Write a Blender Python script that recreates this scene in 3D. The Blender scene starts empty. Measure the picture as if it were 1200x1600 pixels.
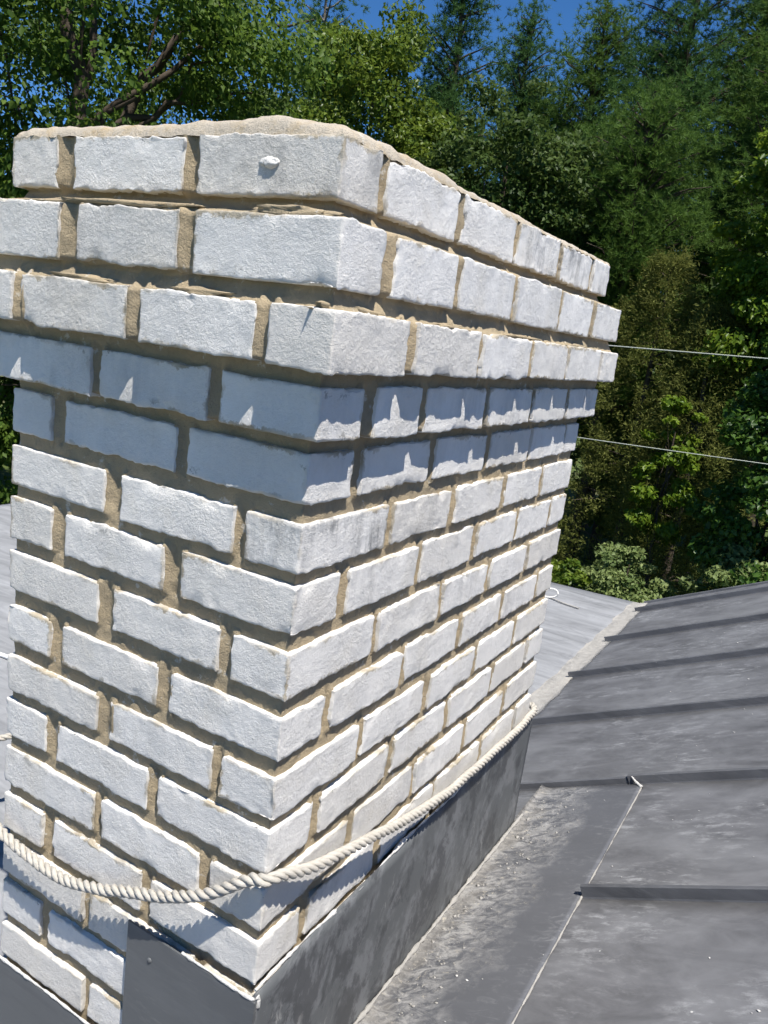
import bpy, math, random
import numpy as np
from mathutils import Vector, Matrix

# ------------------------------------------------------------------ camera, sky, sun, exposure
scene = bpy.context.scene
S = 1.2                      # chimney measurements below are in units of 1.2 m
COL = scene.collection

cam_data = bpy.data.cameras.new('camera')
cam = bpy.data.objects.new('camera', cam_data)
COL.objects.link(cam)
right = Vector((0.8534, 0.5062, 0.1242)); down = Vector((0.2176, -0.1295, -0.9674)); fwd = Vector((-0.4736, 0.8526, -0.2207))
rm = Matrix((right, -down, -fwd)).transposed()
cam.matrix_world = Matrix.Translation(Vector((0.42600, -0.61169, 0.71718)) * S) @ rm.to_4x4()
cam_data.sensor_fit = 'VERTICAL'; cam_data.sensor_height = 36.0
cam_data.lens = 1250.18 / 1600 * 36.0
cam_data.clip_start = 0.02; cam_data.clip_end = 2000
scene.camera = cam

SUN_EL = math.radians(66.0)
SUN_AZ = math.atan2(-0.588, 0.809)           # direction towards the sun in the XY plane
sdir = Vector((math.cos(SUN_EL) * math.cos(SUN_AZ), math.cos(SUN_EL) * math.sin(SUN_AZ), math.sin(SUN_EL)))
world = bpy.data.worlds.new('World'); scene.world = world; world.use_nodes = True
wn = world.node_tree.nodes; wl = world.node_tree.links; wn.clear()
sky = wn.new('ShaderNodeTexSky'); sky.sky_type = 'NISHITA'; sky.sun_disc = False
sky.sun_elevation = SUN_EL; sky.sun_rotation = math.pi / 2 - SUN_AZ
sky.altitude = 3000; sky.air_density = 1.0; sky.dust_density = 0.0; sky.ozone_density = 7.0
bg = wn.new('ShaderNodeBackground'); bg.inputs['Strength'].default_value = 0.098
wo = wn.new('ShaderNodeOutputWorld')
hs = wn.new('ShaderNodeHueSaturation'); hs.inputs['Saturation'].default_value = 1.16; hs.inputs['Value'].default_value = 0.97
wl.new(sky.outputs[0], hs.inputs['Color']); wl.new(hs.outputs[0], bg.inputs[0]); wl.new(bg.outputs[0], wo.inputs[0])

sun_data = bpy.data.lights.new('sun', 'SUN'); sun_data.energy = 5.0; sun_data.angle = math.radians(0.5)
sun_data.color = (1.0, 0.955, 0.895)
sun = bpy.data.objects.new('sun', sun_data); COL.objects.link(sun)
sun.rotation_euler = (-sdir).to_track_quat('-Z', 'Y').to_euler()

scene.view_settings.view_transform = 'Standard'; scene.view_settings.look = 'None'
scene.view_settings.exposure = 0.61; scene.view_settings.gamma = 1.0
scene.view_settings.use_curve_mapping = False
scene.render.resolution_x = 768; scene.render.resolution_y = 1024
scene.cycles.use_light_tree = False; scene.cycles.use_adaptive_sampling = True; scene.cycles.adaptive_threshold = 0.025; scene.cycles.max_bounces = 4; scene.cycles.diffuse_bounces = 2; scene.cycles.glossy_bounces = 2; scene.cycles.transmission_bounces = 2; scene.cycles.caustics_reflective = False; scene.cycles.caustics_refractive = False

# ------------------------------------------------------------------ helpers
def vhash(ix, iy, iz, seed):
    h = (ix.astype(np.int64) * 374761393 + iy.astype(np.int64) * 668265263 + iz.astype(np.int64) * 2147483647 + seed * 1274126177) & 0xFFFFFFFF
    h = ((h ^ (h >> 13)) * 1274126177) & 0xFFFFFFFF
    h = (h ^ (h >> 16)) & 0xFFFFFFFF
    h = (h * 2246822519) & 0xFFFFFFFF
    return ((h ^ (h >> 15)) & 0xFFFF) / 32767.5 - 1.0

def vnoise(P, freq, seed=0):
    q = np.asarray(P) * freq
    i = np.floor(q).astype(np.int64); f = q - i; f = f * f * (3 - 2 * f)
    r = 0.0
    for dx in (0, 1):
        for dy in (0, 1):
            for dz in (0, 1):
                w = (f[:, 0] if dx else 1 - f[:, 0]) * (f[:, 1] if dy else 1 - f[:, 1]) * (f[:, 2] if dz else 1 - f[:, 2])
                r = r + w * vhash(i[:, 0] + dx, i[:, 1] + dy, i[:, 2] + dz, seed)
    return r

def make_mesh(name, V, F, scale=1.0, smooth=False, attrs=None, face_attrs=None):
    V = np.asarray(V, dtype=np.float32) * scale; F = np.asarray(F, dtype=np.int32)
    n = F.shape[1]
    me = bpy.data.meshes.new(name)
    me.vertices.add(len(V)); me.vertices.foreach_set('co', V.ravel())
    me.loops.add(F.size); me.loops.foreach_set('vertex_index', F.ravel())
    me.polygons.add(len(F)); me.polygons.foreach_set('loop_start', np.arange(0, F.size, n, dtype=np.int32))
    if smooth:
        me.polygons.foreach_set('use_smooth', np.ones(len(F), dtype=bool))
    me.update(calc_edges=True)
    for k, a in (attrs or {}).items():
        at = me.attributes.new(k, 'FLOAT', 'POINT'); at.data.foreach_set('value', np.asarray(a, dtype=np.float32))
    for k, a in (face_attrs or {}).items():
        at = me.attributes.new(k, 'FLOAT', 'FACE'); at.data.foreach_set('value', np.asarray(a, dtype=np.float32))
    return me

def link(name, me, mat=None, parent=None):
    o = bpy.data.objects.new(name, me); COL.objects.link(o)
    if mat is not None and me is not None:
        if not me.materials: me.materials.append(mat)
    if parent is not None: o.parent = parent
    return o

def tag(o, label=None, cat=None, group=None, kind=None):
    if label: o['label'] = label
    if cat: o['category'] = cat
    if group: o['group'] = group
    if kind: o['kind'] = kind
    return o

def empty(name, loc=(0, 0, 0)):
    o = bpy.data.objects.new(name, None); COL.objects.link(o); o.location = loc; o.empty_display_size = 0.1
    return o

def box_vf(x0, x1, y0, y1, z0, z1):
    V = [(x0, y0, z0), (x1, y0, z0), (x1, y1, z0), (x0, y1, z0), (x0, y0, z1), (x1, y0, z1), (x1, y1, z1), (x0, y1, z1)]
    F = [(0, 3, 2, 1), (4, 5, 6, 7), (0, 1, 5, 4), (1, 2, 6, 5), (2, 3, 7, 6), (3, 0, 4, 7)]
    return V, F

def resample(P, step, closed=False):
    """Catmull-Rom through P, resampled at about 'step'."""
    P = np.asarray(P, float); n = len(P); out = []
    segs = n if closed else n - 1
    for i in range(segs):
        if closed:
            p0, p1, p2, p3 = P[(i - 1) % n], P[i], P[(i + 1) % n], P[(i + 2) % n]
        else:
            p1, p2 = P[i], P[i + 1]
            p0 = P[i - 1] if i > 0 else 2 * p1 - p2
            p3 = P[i + 2] if i + 2 < n else 2 * p2 - p1
        k = max(2, int(np.linalg.norm(p2 - p1) / step))
        t = (np.arange(k) / k)[:, None]
        out.append(0.5 * ((2 * p1) + (-p0 + p2) * t + (2 * p0 - 5 * p1 + 4 * p2 - p3) * t ** 2 + (-p0 + 3 * p1 - 3 * p2 + p3) * t ** 3))
    if not closed: out.append(P[-1:])
    return np.concatenate(out)

def frames(P, closed=False):
    if closed:
        T = np.roll(P, -1, 0) - np.roll(P, 1, 0)
    else:
        T = np.gradient(P, axis=0)
    T = T / np.linalg.norm(T, axis=1)[:, None]
    ref = np.where(np.abs(T[:, 2:3]) > 0.95, np.array([[1.0, 0, 0]]), np.array([[0, 0, 1.0]]))
    N = np.cross(T, ref); N /= np.linalg.norm(N, axis=1)[:, None]
    B = np.cross(T, N)
    return T, N, B

def tube_vf(P, rad, sides=8, closed=False):
    P = np.asarray(P, float); n = len(P)
    rad = np.broadcast_to(np.asarray(rad, float), (n,))
    T, N, B = frames(P, closed)
    a = np.arange(sides) / sides * 2 * math.pi
    V = P[:, None, :] + rad[:, None, None] * (np.cos(a)[None, :, None] * N[:, None, :] + np.sin(a)[None, :, None] * B[:, None, :])
    V = V.reshape(-1, 3); F = []
    m = n if closed else n - 1
    i = np.arange(m)[:, None]; j = np.arange(sides)[None, :]
    i2 = (i + 1) % n; j2 = (j + 1) % sides
    F = np.stack([i * sides + j, i * sides + j2, i2 * sides + j2, i2 * sides + j], -1).reshape(-1, 4)
    return V, F

def merge(parts):
    Vs, Fs, o = [], [], 0
    for V, F in parts:
        V = np.asarray(V, float); Vs.append(V); Fs.append(np.asarray(F) + o); o += len(V)
    return np.concatenate(Vs), np.concatenate(Fs)

# ------------------------------------------------------------------ materials
class NT:
    def __init__(self, name):
        self.m = bpy.data.materials.new(name); self.m.use_nodes = True
        self.t = self.m.node_tree; self.t.nodes.clear()
        self.out = self.n('ShaderNodeOutputMaterial')
        self.b = self.n('ShaderNodeBsdfPrincipled')
        self.l(self.b.outputs[0], self.out.inputs[0])
    def n(self, ty, **kw):
        nd = self.t.nodes.new(ty)
        for k, v in kw.items(): setattr(nd, k, v)
        return nd
    def l(self, a, b): self.t.links.new(a, b)
    def coord(self, scale=(1, 1, 1), kind='Object', rot=(0, 0, 0)):
        tc = self.n('ShaderNodeTexCoord'); mp = self.n('ShaderNodeMapping')
        mp.inputs['Scale'].default_value = scale; mp.inputs['Rotation'].default_value = rot
        self.l(tc.outputs[kind], mp.inputs[0]); return mp.outputs[0]
    def noise(self, co, scale, detail=4, rough=0.55, dist=0.0):
        nd = self.n('ShaderNodeTexNoise'); nd.inputs['Scale'].default_value = scale
        nd.inputs['Detail'].default_value = detail; nd.inputs['Roughness'].default_value = rough
        nd.inputs['Distortion'].default_value = dist
        if co is not None: self.l(co, nd.inputs['Vector'])
        return nd.outputs['Fac']
    def ramp(self, f, p0, p1, c0=(0, 0, 0, 1), c1=(1, 1, 1, 1)):
        r = self.n('ShaderNodeValToRGB'); e = r.color_ramp.elements
        e[0].position = p0; e[1].position = p1; e[0].color = c0; e[1].color = c1
        self.l(f, r.inputs[0]); return r.outputs[0]
    def mix(self, fac, a, b):
        mx = self.n('ShaderNodeMix', data_type='RGBA')
        for s, v in ((mx.inputs[0], fac), (mx.inputs[6], a), (mx.inputs[7], b)):
            if isinstance(v, (int, float)): s.default_value = v
            elif isinstance(v, tuple): s.default_value = v + (1,) if len(v) == 3 else v
            else: self.l(v, s)
        return mx.outputs[2]
    def math(self, op, a, b=0.0, clamp=False):
        nd = self.n('ShaderNodeMath', operation=op); nd.use_clamp = clamp
        for s, v in ((nd.inputs[0], a), (nd.inputs[1], b)):
            if isinstance(v, (int, float)): s.default_value = v
            else: self.l(v, s)
        return nd.outputs[0]
    def bump(self, h, strength, dist, prev=None):
        b = self.n('ShaderNodeBump'); b.inputs['Strength'].default_value = strength; b.inputs['Distance'].default_value = dist
        self.l(h, b.inputs['Height'])
        if prev is not None: self.l(prev, b.inputs['Normal'])
        return b.outputs[0]
    def attr(self, name, kind='GEOMETRY'):
        a = self.n('ShaderNodeAttribute'); a.attribute_name = name; a.attribute_type = kind
        return a.outputs['Fac']
    def set(self, col=None, rough=None, spec=None, normal=None):
        b = self.b
        for key, v in (('Base Color', col), ('Roughness', rough), ('Specular IOR Level', spec), ('Normal', normal)):
            if v is None: continue
            if isinstance(v, (int, float)): b.inputs[key].default_value = v
            elif isinstance(v, tuple): b.inputs[key].default_value = v + (1,) if len(v) == 3 else v
            else: self.l(v, b.inputs[key])
        return self.m

MORTAR = (0.405, 0.325, 0.210)

def mat_paint():
    t = NT('white_painted_brick'); co = t.coord()
    base = t.mix(t.noise(co, 9, 5), (0.75, 0.725, 0.675), (0.835, 0.81, 0.76))
    oi = t.n('ShaderNodeObjectInfo')
    base = t.mix(t.ramp(oi.outputs['Random'], 0.35, 1.0), base, (0.70, 0.665, 0.60))
    speck = t.ramp(t.noise(co, 150, 4, 0.7), 0.30, 0.62)
    base = t.mix(t.math('MULTIPLY', speck, 0.30), base, (0.66, 0.645, 0.61))
    edge = t.attr('edge')                      # distance to the brick's rim, 0..1
    ragged = t.noise(co, 60, 6, 0.75)
    # mortar smeared over the rim of some bricks
    smear = t.math('ADD', edge, t.math('MULTIPLY', t.math('SUBTRACT', ragged, 0.5), 1.9))
    patch = t.ramp(t.noise(co, 8.0, 3), 0.50, 0.62)
    m1 = t.math('MULTIPLY', t.ramp(smear, 0.16, 0.34, (1, 1, 1, 1), (0, 0, 0, 1)), t.math('ADD', t.math('MULTIPLY', patch, 0.80), 0.07), True)
    col = t.mix(m1, base, (0.36, 0.30, 0.20))
    # paint lost from the rims
    lost = t.math('MULTIPLY', t.ramp(t.noise(co, 26, 6, 0.72), 0.635, 0.655), t.ramp(edge, 0.35, 0.95, (1, 1, 1, 1), (0, 0, 0, 1)))
    col = t.mix(t.math('MULTIPLY', lost, 0.85), col, (0.33, 0.315, 0.28))
    # grey weathering
    wear = t.attr('wear', 'OBJECT')
    streak = t.noise(t.coord((26, 26, 5)), 1.0, 6, 0.75)
    w = t.math('MULTIPLY', t.ramp(streak, 0.42, 0.64), t.math('ADD', t.math('MULTIPLY', wear, 0.95), 0.10), True)
    w = t.math('MULTIPLY', w, t.ramp(t.noise(co, 9, 3), 0.40, 0.60))
    w = t.math('MULTIPLY', w, t.ramp(t.noise(co, 120, 4, 0.7), 0.20, 0.52))
    col = t.mix(w, col, (0.19, 0.19, 0.185))
    warm = t.math('MULTIPLY', t.ramp(t.noise(co, 12, 6, 0.65), 0.52, 0.78), 0.45)
    col = t.mix(warm, col, (0.58, 0.53, 0.43))
    # rough here, smoother there
    amt = t.math('ADD', t.math('MULTIPLY', t.ramp(t.noise(co, 11, 3), 0.35, 0.65), 0.75), 0.25)
    n1 = t.math('MULTIPLY', t.noise(co, 170, 6, 0.75), amt); n2 = t.noise(co, 620, 2, 0.6)
    nb = t.bump(n1, 0.9, 0.0038)
    nb = t.bump(n2, 0.5, 0.0010, nb)
    return t.set(col, 0.66, 0.30, nb)

def mat_mortar(name='tan_mortar', tint=MORTAR, whiteness=0.0):
    t = NT(name); co = t.coord()
    c = t.mix(t.noise(co, 16, 5, 0.6), tuple(x * 0.80 for x in tint), tuple(x * 1.18 for x in tint))
    c = t.mix(t.math('MULTIPLY', t.ramp(t.noise(co, 60, 5, 0.7), 0.52, 0.72), 0.45), c, (0.20, 0.172, 0.115))
    c = t.mix(t.math('MULTIPLY', t.ramp(t.noise(co, 5, 4, 0.6), 0.45, 0.68), 0.40), c, (0.25, 0.22, 0.16))
    c = t.mix(t.math('MULTIPLY', t.ramp(t.noise(co, 42, 5, 0.7), 0.62, 0.68), 0.7), c, (0.60, 0.57, 0.50))
    if whiteness:
        sep = t.n('ShaderNodeSeparateXYZ'); t.l(co, sep.inputs[0])
        # old paint runs over the front rim of the crown, away from the near corner
        side = t.ramp(sep.outputs[0], -0.30, -0.14, (1, 1, 1, 1), (0, 0, 0, 1))
        w = t.math('MULTIPLY', side, t.ramp(t.noise(co, 30, 5, 0.7), 0.30, 0.50))
        c = t.mix(t.math('MULTIPLY', w, 0.45), c, (0.56, 0.54, 0.50))
    nb = t.bump(t.noise(co, 90, 6, 0.75), 0.8, 0.005)
    nb = t.bump(t.noise(co, 420, 3, 0.7), 0.6, 0.0015, nb)
    return t.set(c, 0.92, 0.15, nb)

def mat_roof(name, base=(0.122, 0.123, 0.128), dusty=1.0):
    t = NT(name)
    co = t.coord((1, 1, 1), 'Object'); st = t.coord((2.2, 13, 13)); st2 = t.coord((6, 48, 48))
    c = t.mix(t.ramp(t.noise(st, 1.0, 7, 0.7, 0.7), 0.30, 0.70), tuple(x * 0.66 for x in base), tuple(x * 1.34 for x in base))
    cloud = t.noise(co, 3.2, 5, 0.6, 0.8)
    c = t.mix(t.math('MULTIPLY', t.ramp(cloud, 0.45, 0.75), 0.55 * dusty), c, (0.25, 0.255, 0.262))
    br = t.math('MULTIPLY', t.ramp(t.noise(st2, 1.0, 7, 0.75, 0.25), 0.50, 0.68), t.ramp(t.noise(co, 4, 4, 0.6), 0.46, 0.66))
    c = t.mix(t.math('MULTIPLY', br, 0.85 * dusty), c, (0.36, 0.365, 0.37))
    sm = t.math('MULTIPLY', t.ramp(t.noise(co, 6.5, 4, 0.55, 2.5), 0.55, 0.72), 0.25)
    c = t.mix(sm, c, (0.075, 0.075, 0.080))
    v = t.n('ShaderNodeTexVoronoi'); v.inputs['Scale'].default_value = 26; t.l(co, v.inputs['Vector'])
    sp = t.math('MULTIPLY', t.ramp(v.outputs['Distance'], 0.03, 0.06, (1, 1, 1, 1), (0, 0, 0, 1)), t.ramp(t.noise(co, 4.0, 3), 0.55, 0.62))
    c = t.mix(sp, c, (0.62, 0.61, 0.58))
    rg = t.mix(t.noise(co, 8, 5), (0.40,) * 3, (0.62,) * 3)
    nb = t.bump(t.noise(co, 2.5, 3), 0.25, 0.02)
    nb = t.bump(t.noise(st2, 2.0, 4), 0.10, 0.002, nb)
    return t.set(c, rg, 0.4, nb)

def mat_apron():
    """roof sheet beside the chimney: old sealant and cement wiped out along the flashing"""
    t = NT('smeared_roof_sheet'); co = t.coord(); st = t.coord((8, 15, 15))
    base = (0.105, 0.108, 0.116)
    c = t.mix(t.noise(t.coord((2.2, 13, 13)), 1.0, 5, 0.62, 0.5), tuple(x * 0.8 for x in base), tuple(x * 1.2 for x in base))
    br = t.math('MULTIPLY', t.ramp(t.noise(t.coord((6, 60, 60)), 1.0, 6, 0.7, 1.2), 0.52, 0.75), t.ramp(t.noise(co, 5, 3), 0.40, 0.62))
    c = t.mix(t.math('MULTIPLY', br, 0.5), c, (0.32, 0.325, 0.33))
    sep = t.n('ShaderNodeSeparateXYZ'); t.l(co, sep.inputs[0])
    d = t.math('ADD', sep.outputs[0], t.math('MULTIPLY', t.math('SUBTRACT', t.noise(t.coord((1, 1, 1)), 7, 6, 0.7), 0.5), 0.26))
    near = t.ramp(d, 0.02, 0.055, (1, 1, 1, 1), (0, 0, 0, 1))
    mid = t.ramp(d, 0.06, 0.17, (1, 1, 1, 1), (0, 0, 0, 1))
    wip = t.math('MULTIPLY', mid, t.ramp(t.noise(st, 2.6, 7, 0.75, 1.0), 0.42, 0.60))
    c = t.mix(t.math('MULTIPLY', wip, 0.85), c, (0.42, 0.41, 0.39))
    c = t.mix(t.math('MULTIPLY', near, 0.55), c, (0.23, 0.215, 0.19))
    crum = t.math('MULTIPLY', mid, t.ramp(t.noise(co, 60, 6, 0.8), 0.58, 0.66))
    c = t.mix(crum, c, (0.46, 0.42, 0.34))
    nb = t.bump(t.math('MULTIPLY', mid, t.noise(co, 38, 7, 0.8)), 0.9, 0.006)
    nb = t.bump(t.noise(co, 2.5, 3), 0.25, 0.02, nb)
    return t.set(c, 0.55, 0.35, nb)

def mat_flashing(name='dark_metal_flashing', streaky=1.0):
    t = NT(name); co = t.coord()
    c = t.mix(t.noise(co, 3, 4), (0.092, 0.098, 0.100), (0.130, 0.136, 0.138))
    ds = t.noise(t.coord((1, 11, 8), rot=(0.9, 0, 0)), 1.0, 6, 0.75, 0.3)
    c = t.mix(t.math('MULTIPLY', t.ramp(ds, 0.48, 0.58), 0.60 * streaky), c, (0.21, 0.215, 0.22))
    dk = t.noise(t.coord((1, 9, 6), rot=(1.0, 0, 0)), 1.3, 6, 0.75, 0.3)
    c = t.mix(t.math('MULTIPLY', t.ramp(dk, 0.50, 0.57), 0.70 * streaky), c, (0.050, 0.052, 0.055))
    wt = t.math('MULTIPLY', t.ramp(t.noise(t.coord((1, 26, 9), rot=(0.9, 0, 0)), 1.0, 7, 0.8, 1.0), 0.57, 0.66), t.ramp(t.noise(co, 5, 3), 0.46, 0.62))
    c = t.mix(t.math('MULTIPLY', wt, 0.8 * streaky), c, (0.42, 0.41, 0.39))
    nb = t.bump(t.noise(co, 5, 3), 0.35, 0.012)
    return t.set(c, 0.5, 0.35, nb)

def mat_plain(name, col, rough=0.7, var=0.15, scale=20, bump=0.0, bscale=60, spec=0.3):
    t = NT(name); co = t.coord()
    c = t.mix(t.noise(co, scale, 5), tuple(x * (1 - var) for x in col), tuple(min(1, x * (1 + var)) for x in col))
    nb = t.bump(t.noise(co, bscale, 5, 0.7), bump, 0.01) if bump else None
    return t.set(c, rough, spec, nb)

def mat_leaf(name, dark, light, rough=0.5, trans=0.42, spec=0.22):
    t = NT(name)
    tint = t.attr('tint')
    c = t.mix(tint, dark, light)
    c = t.mix(t.math('MULTIPLY', t.ramp(t.noise(t.coord(), 0.9, 3), 0.40, 0.65), 0.35), c, tuple(x * 0.7 for x in dark))
    t.set(c, rough, spec)
    tr = t.n('ShaderNodeBsdfTranslucent'); t.l(t.mix(0.5, c, tuple(min(1, x * 1.3) for x in light)), tr.inputs[0])
    ms = t.n('ShaderNodeMixShader'); ms.inputs[0].default_value = trans
    t.l(t.b.outputs[0], ms.inputs[1]); t.l(tr.outputs[0], ms.inputs[2]); t.l(ms.outputs[0], t.out.inputs[0])
    return t.m

def mat_rope():
    t = NT('off_white_rope'); co = t.coord()
    c = t.mix(t.noise(co, 60, 4), (0.36, 0.335, 0.285), (0.58, 0.545, 0.48))
    w = t.noise(t.coord((1, 1, 1)), 900, 3, 0.7)
    nb = t.bump(w, 0.6, 0.0015)
    return t.set(c, 0.9, 0.1, nb)

M_PAINT = mat_paint(); M_MORTAR = mat_mortar(); M_CROWN = mat_mortar('crown_mortar', (0.42, 0.325, 0.195), 1.0)
M_ROOF = mat_roof('dark_grey_metal_roof'); M_LOW = mat_roof('pale_grey_low_roof', (0.255, 0.260, 0.265), 0.25)
M_SEAM = mat_roof('dark_grey_seam', (0.095, 0.098, 0.106), 0.3)
M_APRON = mat_apron(); M_FLASH = mat_flashing(); M_FLASH2 = mat_flashing('plain_metal_flashing', 0.25)
M_ROPE = mat_rope()
M_SEAL = mat_plain('white_sealant', (0.60, 0.585, 0.55), 0.6, 0.12, 40, 0.6, 120)
M_CAULK = mat_plain('weathered_caulk', (0.34, 0.325, 0.295), 0.8, 0.35, 30, 0.7, 60)
M_CORD = mat_plain('white_cord', (0.72, 0.72, 0.70), 0.6, 0.08)
M_CABLE = mat_plain('pale_cable', (0.36, 0.38, 0.32), 0.6, 0.1)
M_WALL = mat_plain('white_siding', (0.70, 0.70, 0.68), 0.7, 0.06)
M_BARK = mat_plain('brown_bark', (0.075, 0.060, 0.046), 0.95, 0.4, 12, 0.9, 30, 0.1)
M_BARKG = mat_plain('grey_bark', (0.19, 0.17, 0.145), 0.95, 0.35, 14, 0.9, 30, 0.1)

# ------------------------------------------------------------------ ground
def ground():
    n = 60; ex = np.linspace(-1, 1, n); ex = np.sign(ex) * np.abs(ex) ** 2.5 * 600
    X, Y = np.meshgrid(ex, ex, indexing='ij')
    V = np.stack([X, Y, np.full_like(X, -4.6)], -1).reshape(-1, 3)
    V[:, 2] += 0.15 * vnoise(V * [1, 1, 0], 0.15, 3)
    i, j = np.meshgrid(np.arange(n - 1), np.arange(n - 1), indexing='ij')
    F = np.stack([i * n + j, (i + 1) * n + j, (i + 1) * n + j + 1, i * n + j + 1], -1).reshape(-1, 4)
    t = NT('grassy_ground'); co = t.coord()
    c = t.mix(t.noise(co, 0.5, 6), (0.055, 0.085, 0.022), (0.10, 0.125, 0.035))
    c = t.mix(t.ramp(t.noise(co, 0.18, 4), 0.55, 0.7), c, (0.11, 0.09, 0.055))
    m = t.set(c, 0.95, 0.1, t.bump(t.noise(co, 12, 5), 0.8, 0.08))
    tag(link('ground', make_mesh('ground', V, F, smooth=True), m), kind='structure')
ground()

# ------------------------------------------------------------------ chimney
W, D = 0.440, 0.851
EO = {1: 0.004, 2: 0.0304, 3: 0.0366, 4: 0.0178}
ZB = {1: 0.8215, 2: 0.7467, 3: 0.6751, 4: 0.6088, 5: 0.5440, 6: 0.4755, 7: 0.4096, 8: 0.3424, 9: 0.2716, 10: 0.2034,
      11: 0.1388, 12: 0.068, 13: 0.0, 14: -0.068, 15: -0.136, 16: -0.204, 17: -0.272, 18: -0.340}
BH = {1: 0.0533, 2: 0.0576, 3: 0.0530, 4: 0.0513, 5: 0.0503, 6: 0.0503, 7: 0.0517, 8: 0.0495, 9: 0.0499, 10: 0.0493, 11: 0.0505}
for k in range(12, 19): BH[k] = 0.0516
LEFT = {1: [0.444, 0.367, 0.341, 0.182, 0.163], 2: [0.470, 0.327, 0.298, 0.156, 0.136], 3: [0.477, 0.395, 0.378, 0.213, 0.196, 0.050, 0.034],
        4: [0.458, 0.285, 0.270, 0.117, 0.100], 5: [0.440, 0.369, 0.344, 0.171, 0.154], 6: [0.440, 0.275, 0.248, 0.086, 0.069],
        7: [0.440, 0.363, 0.338, 0.177, 0.152], 8: [0.440, 0.277, 0.251, 0.091, 0.073], 9: [0.440, 0.359, 0.336, 0.174, 0.155],
        10: [0.440, 0.270, 0.247, 0.086, 0.073], 11: [0.440, 0.360, 0.340, 0.178, 0.162], 12: [0.440, 0.266, 0.253, 0.092, 0.077],
        13: [0.440, 0.361, 0.340, 0.179, 0.164], 14: [0.440, 0.280, 0.266, 0.092, 0.076], 15: [0.440, 0.359, 0.341, 0.180, 0.162],
        16: [0.440, 0.272, 0.259, 0.092, 0.076], 17: [0.440, 0.359, 0.341, 0.180, 0.162], 18: [0.440, 0.272, 0.259, 0.092, 0.076]}
RIGHT = {1: [0.060, 0.075, 0.229, 0.247, 0.405, 0.417, 0.579, 0.591, 0.745, 0.762, 0.855],
         2: [0.042, 0.063, 0.195, 0.210, 0.364, 0.377, 0.543, 0.554, 0.705, 0.726, 0.8814],
         3: [0.096, 0.116, 0.270, 0.281, 0.439, 0.452, 0.598, 0.609, 0.780, 0.791, 0.8876],
         4: [0.057, 0.079, 0.176, 0.192, 0.353, 0.366, 0.521, 0.535, 0.690, 0.702, 0.8688],
         5: [0.079, 0.096, 0.250, 0.269, 0.421, 0.437, 0.596, 0.608, 0.770, 0.780, 0.851],
         6: [0.167, 0.178, 0.333, 0.349, 0.510, 0.525, 0.681, 0.693, 0.851],
         7: [0.080, 0.099, 0.255, 0.269, 0.426, 0.441, 0.594, 0.607, 0.760, 0.771, 0.851],
         8: [0.166, 0.178, 0.343, 0.354, 0.503, 0.520, 0.672, 0.685, 0.851],
         9: [0.080, 0.093, 0.254, 0.265, 0.421, 0.436, 0.588, 0.602, 0.757, 0.770, 0.851],
         10: [0.164, 0.175, 0.336, 0.350, 0.506, 0.521, 0.676, 0.690, 0.851],
         11: [0.078, 0.094, 0.251, 0.266, 0.422, 0.437, 0.593, 0.607, 0.761, 0.773, 0.851],
         12: [0.166, 0.178, 0.338, 0.350, 0.508, 0.523, 0.679, 0.692, 0.851],
         13: [0.079, 0.094, 0.249, 0.264, 0.421, 0.435, 0.594, 0.608, 0.762, 0.774, 0.851]}
for k in (14, 16, 18): RIGHT[k] = RIGHT[12]
for k in (15, 17): RIGHT[k] = RIGHT[13]

def axis_lines(L, cell, fine):
    if fine:
        e = [0, 0.0012, 0.0028, 0.0050, 0.0080]
        n = max(2, int(round((L - 0.016) / cell)))
        return np.array(e + list(np.linspace(0.008, L - 0.008, n + 1)[1:-1]) + [L - x for x in reversed(e)])
    n = max(3, int(round(L / cell)))
    return np.linspace(0, L, n + 1)

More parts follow.
